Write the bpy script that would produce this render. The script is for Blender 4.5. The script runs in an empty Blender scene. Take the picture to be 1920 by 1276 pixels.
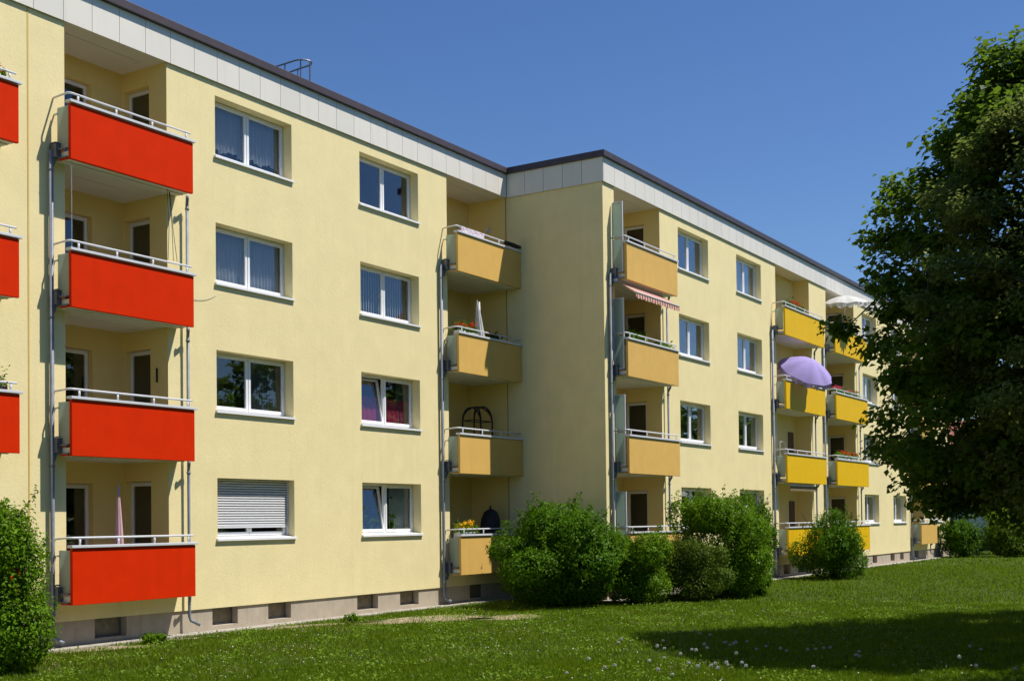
import bpy, math, random
import numpy as np
from mathutils import Vector, Matrix
R = math.radians
SC = bpy.context.scene
COL = SC.collection

# ------------------------------------------------------------------ camera
f_px = 2310.14
cd = bpy.data.cameras.new("camera")
cam = bpy.data.objects.new("camera", cd); COL.objects.link(cam)
cd.sensor_width = 36.0; cd.sensor_fit = 'HORIZONTAL'
cd.lens = f_px / 1920 * 36.0
cd.shift_y = (926.48 - 638.0) / 1920.0
cd.clip_start = 0.1; cd.clip_end = 3000
fw = Vector((0.84607772, 0.53265816, 0.02068296)).normalized()
rt = Vector((0.53294024, -0.84607228, -0.01167914)).normalized()
up = rt.cross(fw)
M = Matrix.Identity(4)
for i in range(3):
    M[i][0] = rt[i]; M[i][1] = up[i]; M[i][2] = -fw[i]
M.translation = Vector((0, 0, 2.3))
cam.matrix_world = M
SC.camera = cam

# ------------------------------------------------------------------ light
SUN = Vector((0.648, -1.0, 2.09)).normalized()
w = bpy.data.worlds.new("World"); SC.world = w; w.use_nodes = True
nt = w.node_tree; nt.nodes.clear()
sky = nt.nodes.new('ShaderNodeTexSky'); sky.sky_type = 'NISHITA'; sky.sun_disc = False
sky.sun_elevation = math.asin(SUN.z); sky.sun_rotation = math.atan2(SUN.x, SUN.y)
sky.air_density = 1.0; sky.dust_density = 0.1; sky.ozone_density = 4.5; sky.altitude = 300
bg = nt.nodes.new('ShaderNodeBackground'); bg.inputs[1].default_value = 0.089
hs = nt.nodes.new('ShaderNodeHueSaturation'); hs.inputs['Saturation'].default_value = 1.16; hs.inputs['Hue'].default_value = .508
wo = nt.nodes.new('ShaderNodeOutputWorld')
nt.links.new(sky.outputs[0], hs.inputs['Color']); nt.links.new(hs.outputs[0], bg.inputs[0]); nt.links.new(bg.outputs[0], wo.inputs[0])
sl = bpy.data.lights.new("sun", 'SUN'); sl.energy = 5.0; sl.angle = R(0.53); sl.color = (1.0, 0.95, 0.87)
so = bpy.data.objects.new("sun", sl); COL.objects.link(so)
so.rotation_euler = SUN.to_track_quat('Z', 'Y').to_euler(); so.location = (0, -20, 40)
SC.view_settings.view_transform = 'Standard'; SC.view_settings.look = 'None'
SC.view_settings.exposure = 0.35; SC.view_settings.gamma = 1.0
SC.cycles.max_bounces = 8; SC.cycles.transparent_max_bounces = 16

# ------------------------------------------------------------------ materials
def nmat(name):
    m = bpy.data.materials.new(name); m.use_nodes = True
    t = m.node_tree; t.nodes.clear()
    o = t.nodes.new('ShaderNodeOutputMaterial')
    return m, t, o
def mix_col(t, fac, a, b):
    n = t.nodes.new('ShaderNodeMix'); n.data_type = 'RGBA'
    for s, v in ((0, fac), (6, a), (7, b)):
        if hasattr(v, 'is_output'): t.links.new(v, n.inputs[s])
        else: n.inputs[s].default_value = v if s == 0 else (v[0], v[1], v[2], 1)
    return n.outputs[2]
def noise(t, scale, detail=4, rough=.55, vec=None, dist=0):
    n = t.nodes.new('ShaderNodeTexNoise'); n.inputs['Scale'].default_value = scale
    n.inputs['Detail'].default_value = detail; n.inputs['Roughness'].default_value = rough
    n.inputs['Distortion'].default_value = dist
    if vec is None:
        tc = t.nodes.new('ShaderNodeTexCoord'); vec = tc.outputs['Object']
    t.links.new(vec, n.inputs['Vector'])
    return n.outputs[0]
def ramp(t, val, lo, hi):
    n = t.nodes.new('ShaderNodeMapRange'); n.inputs[1].default_value = lo; n.inputs[2].default_value = hi
    t.links.new(val, n.inputs[0]); return n.outputs[0]
def mapped(t, sc):
    tc = t.nodes.new('ShaderNodeTexCoord'); mp = t.nodes.new('ShaderNodeMapping')
    mp.inputs['Scale'].default_value = sc; t.links.new(tc.outputs['Object'], mp.inputs['Vector'])
    return mp.outputs[0]
def mat(name, c, rough=.6, metal=0, var=.08, vs=2.0, bump=0, bs=60, bd=.01, c2=None, spec=.5, streak=None):
    m, t, o = nmat(name)
    p = t.nodes.new('ShaderNodeBsdfPrincipled')
    p.inputs['Roughness'].default_value = rough; p.inputs['Metallic'].default_value = metal
    p.inputs['Specular IOR Level'].default_value = spec
    a = tuple(x * (1 - var) for x in c); b = tuple(min(1, x * (1 + var)) for x in c)
    if c2: b = c2
    out = mix_col(t, ramp(t, noise(t, vs), .3, .7), a, b)
    if streak:
        out = mix_col(t, ramp(t, noise(t, 1.0, 5, .6, mapped(t, (5.0, 5.0, .35))), .52, .8), out, tuple(x * streak for x in c))
    t.links.new(out, p.inputs['Base Color'])
    if bump:
        bn = t.nodes.new('ShaderNodeBump'); bn.inputs['Strength'].default_value = bump; bn.inputs['Distance'].default_value = bd
        t.links.new(noise(t, bs, 5, .65), bn.inputs['Height']); t.links.new(bn.outputs[0], p.inputs['Normal'])
    t.links.new(p.outputs[0], o.inputs[0])
    return m
def leafmat(name, a, b, tr=.35, rough=.45, c=None, pale=None):
    m, t, o = nmat(name)
    g = t.nodes.new('ShaderNodeNewGeometry')
    col = mix_col(t, g.outputs['Random Per Island'], a, b)
    if pale:
        col = mix_col(t, ramp(t, g.outputs['Random Per Island'], .86, .90), col, pale)
    if c:
        tc = t.nodes.new('ShaderNodeTexCoord')
        col = mix_col(t, ramp(t, noise(t, .7, 3, .5, tc.outputs['Object']), .45, .65), col, c)
        col = mix_col(t, ramp(t, noise(t, 4.5, 4, .6, tc.outputs['Object']), .50, .68), col, tuple(x * .45 for x in a))
        col = mix_col(t, ramp(t, noise(t, 6.0, 4, .6, mapped(t, (1, 1, .2))), .60, .72), col, tuple(x * 1.25 + .02 for x in b))
    p = t.nodes.new('ShaderNodeBsdfPrincipled'); p.inputs['Roughness'].default_value = rough
    p.inputs['Specular IOR Level'].default_value = .06
    t.links.new(col, p.inputs['Base Color'])
    tl = t.nodes.new('ShaderNodeBsdfTranslucent')
    t.links.new(mix_col(t, .5, col, tuple(min(1, x * 1.7) for x in b)), tl.inputs['Color'])
    mx = t.nodes.new('ShaderNodeMixShader'); mx.inputs[0].default_value = tr
    t.links.new(p.outputs[0], mx.inputs[1]); t.links.new(tl.outputs[0], mx.inputs[2])
    t.links.new(mx.outputs[0], o.inputs[0])
    return m
def glassmat(name, tint=(.55, .58, .6), boost=.10):
    m, t, o = nmat(name)
    tr = t.nodes.new('ShaderNodeBsdfTransparent'); tr.inputs[0].default_value = (*tint, 1)
    gl = t.nodes.new('ShaderNodeBsdfGlossy'); gl.inputs['Roughness'].default_value = .015
    gl.inputs[0].default_value = (.95, .97, 1, 1)
    fr = t.nodes.new('ShaderNodeLayerWeight'); fr.inputs[0].default_value = .5
    pw = t.nodes.new('ShaderNodeMath'); pw.operation = 'POWER'; pw.inputs[1].default_value = 3.0
    t.links.new(fr.outputs['Facing'], pw.inputs[0])
    ad = t.nodes.new('ShaderNodeMath'); ad.operation = 'MULTIPLY_ADD'; ad.inputs[1].default_value = .85; ad.inputs[2].default_value = boost
    t.links.new(pw.outputs[0], ad.inputs[0])
    bn = t.nodes.new('ShaderNodeBump'); bn.inputs['Strength'].default_value = .06; bn.inputs['Distance'].default_value = .02
    t.links.new(noise(t, 1.3, 1), bn.inputs['Height']); t.links.new(bn.outputs[0], gl.inputs['Normal'])
    mx = t.nodes.new('ShaderNodeMixShader')
    t.links.new(ad.outputs[0], mx.inputs[0]); t.links.new(tr.outputs[0], mx.inputs[1]); t.links.new(gl.outputs[0], mx.inputs[2])
    t.links.new(mx.outputs[0], o.inputs[0])
    return m
def clothmat(name, c, tr=.4, stripes=None):
    m, t, o = nmat(name)
    col = None
    if stripes:
        tc = t.nodes.new('ShaderNodeTexCoord'); wv = t.nodes.new('ShaderNodeTexWave')
        wv.bands_direction = 'X'; wv.wave_profile = 'SIN'; wv.inputs['Scale'].default_value = stripes[1]
        t.links.new(tc.outputs['Object'], wv.inputs['Vector'])
        col = mix_col(t, ramp(t, wv.outputs[1], .45, .55), c, stripes[0])
    else:
        col = mix_col(t, ramp(t, noise(t, 6, 3), .3, .7), tuple(x * .9 for x in c), c)
    d = t.nodes.new('ShaderNodeBsdfDiffuse'); l = t.nodes.new('ShaderNodeBsdfTranslucent')
    t.links.new(col, d.inputs[0]); t.links.new(col, l.inputs[0])
    mx = t.nodes.new('ShaderNodeMixShader'); mx.inputs[0].default_value = tr
    t.links.new(d.outputs[0], mx.inputs[1]); t.links.new(l.outputs[0], mx.inputs[2]); t.links.new(mx.outputs[0], o.inputs[0])
    return m

PL = mat('yellow_plaster', (.81, .69, .37), .9, var=.04, vs=1.7, bump=.42, bs=26, bd=.012, spec=.15, streak=.94)
PLI = mat('loggia_plaster', (.82, .64, .25), .9, var=.03, vs=1.2, bump=.5, bs=38, bd=.01, spec=.15)
PLINTH = mat('plinth_render', (.43, .365, .28), .9, var=.1, vs=2.5, bump=.5, bs=30, spec=.2, streak=.78)
FASC = mat('white_fascia_panel', (.73, .69, .61), .5, var=.03, vs=.8, bump=.05, bs=12, streak=.92)
FASC2 = mat('white_fascia_panel_greyer', (.70, .665, .59), .5, var=.03, vs=.8, streak=.92)
CAPM = mat('brown_roof_edging', (.060, .042, .045), .45, var=.15, vs=3)
ROOFM = mat('roof_felt', (.08, .08, .08), .9)
SOFF = mat('white_soffit', (.78, .75, .68), .8, var=.04, vs=1.5)
RED = mat('red_balcony_board', (.64, .026, .001), .65, var=.05, vs=3, spec=.05, bump=.15, bs=90, bd=.004, streak=.93)
OCH = mat('ochre_balcony_board', (.68, .42, .11), .6, var=.04, vs=3, spec=.2, bump=.15, bs=90, bd=.004, streak=.93)
YEL = mat('bright_yellow_balcony_board', (.74, .45, .004), .55, var=.04, vs=3, spec=.15, bump=.1, bs=90, bd=.004, streak=.93)
ALU = mat('white_aluminium', (.62, .63, .66), .4, .0, var=.04, vs=4)
ZINC = mat('zinc_pipe', (.20, .22, .26), .6, .15, var=.2, vs=5)
STEEL = mat('grey_steel', (.16, .17, .2), .45, .5, var=.2, vs=8)
PVC = mat('white_window_frame', (.80, .80, .80), .35, var=.02, vs=4)
DARKF = mat('dark_gasket', (.03, .03, .03), .6)
BROWNW = mat('brown_door_wood', (.10, .045, .025), .5, var=.2, vs=6)
GLASS = glassmat('window_glass', (.80, .82, .82), .055)
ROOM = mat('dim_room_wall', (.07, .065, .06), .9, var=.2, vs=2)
CURT = clothmat('net_curtain', (.80, .82, .84), .3)
CURTD = clothmat('grey_drape', (.22, .24, .22), .3)
MAG = clothmat('magenta_blind', (.75, .07, .18), .3)
SHUT = mat('grey_shutter_slat', (.62, .62, .64), .5, var=.04, vs=5)
FROST = None
CPANE = mat('cellar_pane', (.22, .18, .12), .6, var=.25, vs=9)
def frostmat():
    m, t, o = nmat('frosted_glass')
    p = t.nodes.new('ShaderNodeBsdfPrincipled'); p.inputs['Roughness'].default_value = .35
    t.links.new(mix_col(t, ramp(t, noise(t, 3), .3, .7), (.50, .57, .50), (.56, .62, .55)), p.inputs['Base Color'])
    l = t.nodes.new('ShaderNodeBsdfTranslucent'); l.inputs[0].default_value = (.58, .68, .60, 1)
    mx = t.nodes.new('ShaderNodeMixShader'); mx.inputs[0].default_value = .5
    t.links.new(p.outputs[0], mx.inputs[1]); t.links.new(l.outputs[0], mx.inputs[2]); t.links.new(mx.outputs[0], o.inputs[0])
    return m
FROST = frostmat()
WHITEC = clothmat('white_canopy', (.80, .79, .76), .35)
PINKC = clothmat('pink_canopy', (.78, .52, .54), .3)
PURP = clothmat('purple_canopy', (.44, .36, .70), .18)
AWN = clothmat('striped_awning', (.74, .66, .56), .3, ((.50, .10, .07), 1.9))
AWN2 = clothmat('brown_striped_awning', (.40, .33, .20), .2, ((.10, .07, .03), 2.3))
BLACK = mat('black_metal', (.012, .012, .014), .5)
BLACKC = mat('black_cover', (.015, .015, .018), .75, bump=.5, bs=12, bd=.03)
TERR = mat('white_flower_box', (.55, .55, .57), .5)
TERR2 = mat('dark_flower_box', (.05, .035, .03), .6)
WOOD = mat('bark', (.075, .055, .04), .9, var=.3, vs=6, bump=.8, bs=14, bd=.03)
TWIG = mat('twig_bark', (.06, .05, .03), .9, var=.3)

# ------------------------------------------------------------------ mesh helpers
class MB:
    def __init__(s): s.v = []; s.f = []; s.m = []
    def quad(s, a, b, c, d, m=0):
        i = len(s.v); s.v += [tuple(a), tuple(b), tuple(c), tuple(d)]; s.f.append((i, i+1, i+2, i+3)); s.m.append(m)
    def box(s, x0, x1, y0, y1, z0, z1, m=0, M_=None):
        p = [(x, y, z) for z in (z0, z1) for y in (y0, y1) for x in (x0, x1)]
        if M_ is not None: p = [tuple(M_ @ Vector(q)) for q in p]
        i = len(s.v); s.v += p
        for q in ((0, 2, 3, 1), (4, 5, 7, 6), (0, 1, 5, 4), (2, 6, 7, 3), (0, 4, 6, 2), (1, 3, 7, 5)):
            s.f.append(tuple(i + k for k in q)); s.m.append(m)
    def tube(s, pts, r, n=8, m=0, closed=False):
        pts = [Vector(p) for p in pts]; rs = r if isinstance(r, (list, tuple)) else [r] * len(pts)
        base = len(s.v); L = len(pts); ref = None
        for k, p in enumerate(pts):
            if closed: d = pts[(k + 1) % L] - pts[k - 1]
            else: d = pts[min(k + 1, L - 1)] - pts[max(k - 1, 0)]
            if d.length < 1e-9: d = Vector((0, 0, 1))
            d.normalize()
            if ref is None or abs(ref.dot(d)) > .95:
                ref = Vector((0, 0, 1)) if abs(d.z) < .9 else Vector((1, 0, 0))
            a = d.cross(ref).normalized(); b = d.cross(a).normalized()
            for j in range(n):
                t = 2 * math.pi * j / n; s.v.append(tuple(p + (a * math.cos(t) + b * math.sin(t)) * rs[k]))
        for k in range(L if closed else L - 1):
            k2 = (k + 1) % L
            for j in range(n):
                j2 = (j + 1) % n
                s.f.append((base + k*n + j, base + k*n + j2, base + k2*n + j2, base + k2*n + j)); s.m.append(m)
        if not closed:
            s.f.append(tuple(base + j for j in range(n))[::-1]); s.m.append(m)
            s.f.append(tuple(base + (L-1)*n + j for j in range(n))); s.m.append(m)
    def build(s, name, mats, parent=None, smooth=False, bevel=0):
        me = bpy.data.meshes.new(name); me.from_pydata(s.v, [], s.f)
        if not isinstance(mats, (list, tuple)): mats = [mats]
        for q in mats: me.materials.append(q)
        me.polygons.foreach_set('material_index', s.m)
        if smooth: me.polygons.foreach_set('use_smooth', [True] * len(s.f))
        me.update()
        o = bpy.data.objects.new(name, me); COL.objects.link(o)
        if parent is not None:
            o.parent = parent; o.matrix_parent_inverse = parent_inv(parent)
        if bevel:
            b = o.modifiers.new('bevel', 'BEVEL'); b.width = bevel; b.segments = 2; b.limit_method = 'ANGLE'
        return o
def world_of(o):
    m = Matrix.LocRotScale(o.location, o.rotation_euler, o.scale)
    return (world_of(o.parent) @ o.matrix_parent_inverse @ m) if o.parent else m
def parent_inv(p): return world_of(p).inverted()
def empty(name, loc, label, cat, group=None):
    o = bpy.data.objects.new(name, None); COL.objects.link(o); o.location = loc; o.empty_display_size = .3
    return tag(o, label, cat, group)
def tag(o, label, cat, group=None):
    o['label'] = label; o['category'] = cat
    if group: o['group'] = group
    return o
def struct(o, kind='structure', label=None):
    o['kind'] = kind
    if label: o['label'] = label
    return o

S = 2.75
YA, YB = 19.406, 16.181
BAL = .493
ZT, ZS = 3.276, 1.957         # window opening top / bottom, ground storey
BT, BB = 1.866, .826          # balcony board top / bottom
CE = 3.59                     # loggia ceiling, ground storey
FB, FT, RT_ = 11.815, 12.50, 12.68
PT = .50

# ------------------------------------------------------------------ wall sheet with holes (plane Y = y, facing -Y)
def wall_sheet(mb, x0, x1, z0, z1, y, holes, m=0):
    xs = sorted({x0, x1, *[h[0] for h in holes], *[h[1] for h in holes]})
    zs = sorted({z0, z1, *[h[2] for h in holes], *[h[3] for h in holes]})
    xs = [x for x in xs if x0 <= x <= x1]; zs = [z for z in zs if z0 <= z <= z1]
    for a, b in zip(xs, xs[1:]):
        run = None
        for c, d in zip(zs, zs[1:]):
            mx, mz = (a + b) / 2, (c + d) / 2
            solid = not any(h[0] < mx < h[1] and h[2] < mz < h[3] for h in holes)
            if solid:
                if run is None: run = [c, d]
                else: run[1] = d
            if (not solid or d == zs[-1]) and run:
                mb.quad((a, y, run[0]), (b, y, run[0]), (b, y, run[1]), (a, y, run[1]), m); run = None
def reveal(mb, x0, x1, z0, z1, y, d, m=0):
    mb.quad((x0, y, z0), (x0, y, z1), (x0, y + d, z1), (x0, y + d, z0), m)
    mb.quad((x1, y, z0), (x1, y + d, z0), (x1, y + d, z1), (x1, y, z1), m)
    mb.quad((x0, y, z1), (x1, y, z1), (x1, y + d, z1), (x0, y + d, z1), m)
    mb.quad((x0, y, z0), (x0, y + d, z0), (x1, y + d, z0), (x1, y, z0), m)

rnd = random.Random(5)
# ------------------------------------------------------------------ windows
def leaves_mesh(P, N, size, rng, jit=.8, asp=.55, fold=.18):
    n = len(P)
    N = N + rng.normal(size=(n, 3)) * jit
    N /= np.linalg.norm(N, axis=1)[:, None] + 1e-9
    T = rng.normal(size=(n, 3)); T -= (T * N).sum(1)[:, None] * N; T /= np.linalg.norm(T, axis=1)[:, None] + 1e-9
    B = np.cross(N, T)
    s = (size * rng.uniform(.6, 1.25, n))[:, None]
    V = np.empty((n, 4, 3))
    V[:, 0] = P; V[:, 1] = P + T * s * .45 + B * s * asp * .5 + N * s * fold
    V[:, 2] = P + T * s; V[:, 3] = P + T * s * .45 - B * s * asp * .5 + N * s * fold
    return V.reshape(-1, 3)
def np_mesh(name, V, k, mats, parent=None, mi=None):
    me = bpy.data.meshes.new(name); n = len(V) // k
    me.vertices.add(len(V)); me.vertices.foreach_set('co', V.astype(np.float32).ravel())
    me.loops.add(n * k); me.loops.foreach_set('vertex_index', np.arange(n * k, dtype=np.int32))
    me.polygons.add(n); me.polygons.foreach_set('loop_start', np.arange(0, n * k, k, dtype=np.int32))
    me.polygons.foreach_set('loop_total', np.full(n, k, dtype=np.int32))
    if not isinstance(mats, (list, tuple)): mats = [mats]
    for m in mats: me.materials.append(m)
    if mi is not None: me.polygons.foreach_set('material_index', mi.astype(np.int32))
    me.update(calc_edges=True)
    o = bpy.data.objects.new(name, me); COL.objects.link(o)
    if parent is not None: o.parent = parent; o.matrix_parent_inverse = parent_inv(parent)
    return o

def ring(mb, x0, x1, z0, z1, y0, y1, t, tb=None, M_=None):
    tb = tb or t
    mb.box(x0, x0 + t, y0, y1, z0, z1, 0, M_); mb.box(x1 - t, x1, y0, y1, z0, z1, 0, M_)
    mb.box(x0 + t, x1 - t, y0, y1, z0, z0 + tb, 0, M_); mb.box(x0 + t, x1 - t, y0, y1, z1 - t, z1, 0, M_)
def wavy(mb, x0, x1, z0, z1, y, amp=.03, per=.12, top=None, m=0, seed=0):
    n = max(8, int((x1 - x0) / per * 6)); r_ = random.Random(seed); ph = r_.random() * 6
    zb = []
    for i in range(n + 1):
        x = x0 + (x1 - x0) * i / n
        zb.append((x, y + amp * math.sin(2 * math.pi * (x - x0) / per + ph + .8 * math.sin(x * 9)), z0 if top is None else z0 + top(x)))
    for a, b in zip(zb, zb[1:]):
        mb.quad(a, b, (b[0], b[1], z1), (a[0], a[1], z1), m)
def window(bld, x0, x1, zb, zt, yw, dep, style='curtain', tilt=None):
    y = yw + dep
    fr = MB(); g = .004
    ring(fr, x0 + g, x1 - g, zb + .02, zt - g, y, y + .07, .06, .075)
    xm = (x0 + x1) / 2
    fr.box(xm - .035, xm + .035, y, y + .07, zb + .095, zt - .064)
    W = fr.build('window', PVC, bld, bevel=.004)
    for i, (a, b) in enumerate(((x0 + .05, xm - .012), (xm + .012, x1 - .05))):
        M_ = None
        if tilt == i:
            pv = Vector((a, y + .03, zb + .085))
            M_ = Matrix.Translation(pv) @ Matrix.Rotation(R(-9), 4, 'X') @ Matrix.Translation(-pv)
        sb = MB(); ring(sb, a, b, zb + .08, zt - .05, y - .018, y + .045, .062, .07, M_)
        sb.box(b - .05 if i == 0 else a + .02, b - .02 if i == 0 else a + .05, y - .0, y + .085, (zb + zt) / 2 - .06, (zb + zt) / 2 + .06, 0, M_)
        so_ = sb.build('window_sash', PVC, W, bevel=.004)
        gb = MB(); gb.box(a + .058, b - .058, y + .012, y + .02, zb + .146, zt - .108, 0, M_)
        gb.build('pane', GLASS, W)
    sl_ = MB()
    i0, i1 = x0 - .035, x1 + .035
    yo, yi = yw - .055, y + .002
    zf, zk = zb + .012, zb + .055
    sl_.v += [(i0, yo, zf - .045), (i1, yo, zf - .045), (i1, yo, zf), (i0, yo, zf), (x0 + .003, yw + .01, zf - .02), (x1 - .003, yw + .01, zf - .02)]
    sl_.f += [(0, 1, 2, 3)]; sl_.m += [0]
    sl_.quad((i0, yo, zf), (i1, yo, zf), (i1, yw - .003, zf + .008), (i0, yw - .003, zf + .008))
    sl_.quad((x0 + .003, yw - .003, zf + .008), (x1 - .003, yw - .003, zf + .008), (x1 - .003, yi, zk), (x0 + .003, yi, zk))
    sl_.quad((i0, yo, zf - .045), (i0, yo, zf), (i0, yw - .003, zf + .008), (i0, yw - .003, zf - .045))
    sl_.quad((i1, yo, zf - .045), (i1, yw - .003, zf - .045), (i1, yw - .003, zf + .008), (i1, yo, zf))
    sl_.quad((i0, yo, zf - .045), (i0, yw - .003, zf - .045), (i1, yw - .003, zf - .045), (i1, yo, zf - .045))
    sl_.build('window_sill', PVC, W)
    yc = y + .16
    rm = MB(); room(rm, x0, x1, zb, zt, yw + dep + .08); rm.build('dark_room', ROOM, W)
    if style in ('curtain', 'lace'):
        c = MB()
        tp = (lambda x: .14 + .10 * abs(math.sin((x - x0) * 5.2)) + .05 * abs(math.sin((x - x0) * 17))) if style == 'lace' else (lambda x: .02 * abs(math.sin(x * 20)))
        wavy(c, x0 + .02, x1 - .02, zb + .08, zt - .02, yc, .025, .11, tp, seed=int(x0 * 7 + zb * 3))
        c.build('curtain', CURT, W)
    elif style == 'side':
        c = MB(); wavy(c, x0 + .02, x0 + .62, zb + .03, zt, yc, .03, .12, seed=3); wavy(c, xm + .25, x1 - .02, zb + .03, zt, yc + .05, .03, .14, seed=4)
        c.build('curtain', CURTD, W)
    elif style == 'blinds':
        c = MB(); x = x0 + .05
        while x < x1 - .05:
            M_ = Matrix.Translation((x, yc, 0)) @ Matrix.Rotation(R(28), 4, 'Z')
            c.box(-.055, .055, -.001, .001, zb + .08, zt - .03, 0, M_); x += .1
        c.build('vertical_blind', CURT, W)
    elif style == 'magenta':
        c = MB(); wavy(c, x0 + .02, x1 - .02, zb + .02, zb + .78, yc - .02, .012, .2, seed=2); c.build('curtain', MAG, W)
        c = MB(); wavy(c, x1 - .5, x1 - .02, zb + .03, zt, yc, .03, .12, seed=9); c.build('curtain', CURTD, W)
    elif style == 'plants':
        c = MB(); wavy(c, xm + .35, x1 - .02, zb + .03, zt, yc, .03, .1, seed=5); c.build('curtain', CURT, W)
        rng = np.random.default_rng(4)
        P = np.column_stack([rng.uniform(x0 + .2, xm + .5, 90), rng.uniform(yc - .05, yc + .1, 90), zb + .1 + np.abs(rng.normal(0, .3, 90))])
        np_mesh('houseplant', leaves_mesh(P, np.tile([0, -.5, .6], (90, 1)), .2, rng), 4, LEAF_BUSH, W)
    elif style == 'cactus':
        c = MB(); wavy(c, x0 + .02, x0 + .5, zb + .03, zt, yc + .05, .03, .12, seed=6); wavy(c, xm + .2, x1 - .02, zb + .03, zt, yc + .06, .02, .09, seed=7)
        c.build('curtain', CURTD, W)
        k = MB(); k.tube([(xm - .35, yc, zb + .2), (xm - .35, yc, zb + .4), (xm - .34, yc, zb + .52)], [.05, .06, .03]); k.tube([(xm - .35, yc, zb + .3), (xm - .45, yc, zb + .34), (xm - .46, yc, zb + .45)], .025)
        k.tube([(xm - .35, yc, zb + .08), (xm - .35, yc, zb + .2)], [.07, .09]); k.build('cactus', LEAF_BUSH, W, True)
    elif style == 'shutter':
        c = MB(); z = zt - .005; ys = yw + dep - .075
        while z > zb + .29:
            o_ = len(c.v); zz = [(z - .046, ys + .004), (z - .034, ys - .006), (z - .016, ys - .006), (z - .006, ys + .004)]
            for (qa, qb) in zip(zz, zz[1:]): c.quad((x0 + .02, qa[1], qa[0]), (x1 - .02, qa[1], qa[0]), (x1 - .02, qb[1], qb[0]), (x0 + .02, qb[1], qb[0]))
            z -= .055
        c.box(x0 + .02, x1 - .02, ys - .008, ys + .014, z - .03, z + .012)
        c.box(x0 + .02, x1 - .02, ys + .014, ys + .017, z, zt - .005, 1)
        c.box(x0 + .003, x0 + .03, ys - .02, ys + .04, zb + .06, zt - .004); c.box(x1 - .03, x1 - .003, ys - .02, ys + .04, zb + .06, zt - .004)
        c.build('roller_shutter', [SHUT, DARKF], W)
    return W
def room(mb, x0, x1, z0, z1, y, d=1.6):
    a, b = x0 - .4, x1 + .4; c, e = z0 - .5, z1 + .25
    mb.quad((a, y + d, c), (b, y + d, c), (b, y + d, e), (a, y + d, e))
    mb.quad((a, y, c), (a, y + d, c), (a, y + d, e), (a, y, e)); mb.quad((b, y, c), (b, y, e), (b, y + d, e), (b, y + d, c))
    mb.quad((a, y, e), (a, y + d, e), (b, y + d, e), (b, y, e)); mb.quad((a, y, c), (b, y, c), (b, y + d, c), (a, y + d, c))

# ------------------------------------------------------------------ balconies
def balcony(bld, x0, x1, yw, k, board, tall=False, right_screen=True):
    yf = yw - BAL; dz = k * S
    bt, bb = BT + dz, BB + dz
    s = MB(); s.box(x0 + .02, x1 - .02, yf + .072, yw + .03, bb + .015, bb + .16)
    s.box(x0 + .05, x1 - .05, yf + .25, yf + .28, bb - .005, bb + .012)
    B_ = s.build('balcony', SOFF, bld)
    p = MB(); p.box(x0, x1, yf, yf + .07, bb, bt); p.build('front_panel', board, B_, bevel=.006)
    c = MB(); c.box(x0 - .03, x1 + .05, yf - .035, yf + .115, bt + .012, bt + .062)
    c.box(x0 + .01, x1 - .01, yf + .01, yf + .06, bt - .001, bt + .013)
    c.build('cap_rail', ALU, B_, bevel=.005)
    h = MB(); zr = bt + .20; yr = yf + .04; xe = x1 - .03
    pts = [(x0 + .0, yw - .012, zr - .02), (x0 + .0, yf + .10, zr), (x0 + .03, yr + .01, zr), (x0 + .09, yr, zr), (xe, yr, zr)]
    h.tube(pts, .020, 8)
    npost = 4 if x1 - x0 < 4 else 5
    for i in range(npost):
        x = x0 + .2 + (x1 - x0 - .35) * i / (npost - 1)
        h.box(x - .02, x + .02, yr - .008, yr + .008, bt + .055, zr)
    h.build('handrail', ALU, B_, True)
    q = MB(); xs = x0 + .015
    if tall:
        for z0, z1 in ((bb + .24, bt + .14), (bt + .19, bt + 1.17)):
            q.box(xs - .004, xs + .004, yf + .15, yw - .06, z0 + .03, z1 - .01)
        q2 = MB(); q2.box(xs - .018, xs + .018, yf + .12, yf + .155, bb + .22, bt + 1.2); q2.box(xs - .018, xs + .018, yw - .06, yw - .03, bb + .22, bt + 1.17)
        for z in (bb + .22, bt + .155, bt + 1.165): q2.box(xs - .016, xs + .016, yf + .155, yw - .06, z, z + .035)
        q2.build('screen_frame', ALU, B_)
    else:
        q.box(xs - .005, xs + .005, yf + .085, yw - .10, bb + .22, bt - .03)
        for z in (bb + .35, bt - .15): q.box(xs - .012, xs + .012, yw - .12, yw - .002, z, z + .03)
    if right_screen:
        q3 = MB(); q3.box(x1 - .02, x1 - .01, yf + .085, yw - .10, bb + .22, bt - .03); q3.build('frosted_side_screen', FROST, B_)
    q.build('frosted_side_screen', FROST, B_)
    d = MB()
    d.box(x0 - .10, x0 + .012, yw - .20, yw - .004, bb + .06, bb + .32)
    d.box(x0 - .06, x0 + .01, yf + .08, yw - .20, bb + .19, bb + .215); d.box(x0 - .04, x0 + .0, yf + .08, yw - .2, bb + .03, bb + .06)
    d.box(x0 - .12, x0 + .03, yw - .21, yw - .05, bb + .32, bb + .335)
    d.tube([(x0 - .06, yw - .1, bb + .06), (x0 - .07, yw - .09, bb - .04), (x0 - .1, yw - .075, bb - .12)], .03)
    d.build('drain_box', STEEL, B_, bevel=.004)
    e = MB()
    e.box(x0 - .015, x0 + .018, yf + .07, yw - .18, bb + .004, bb + .03); e.build('edge_strip', board, B_)
    return B_
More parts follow.
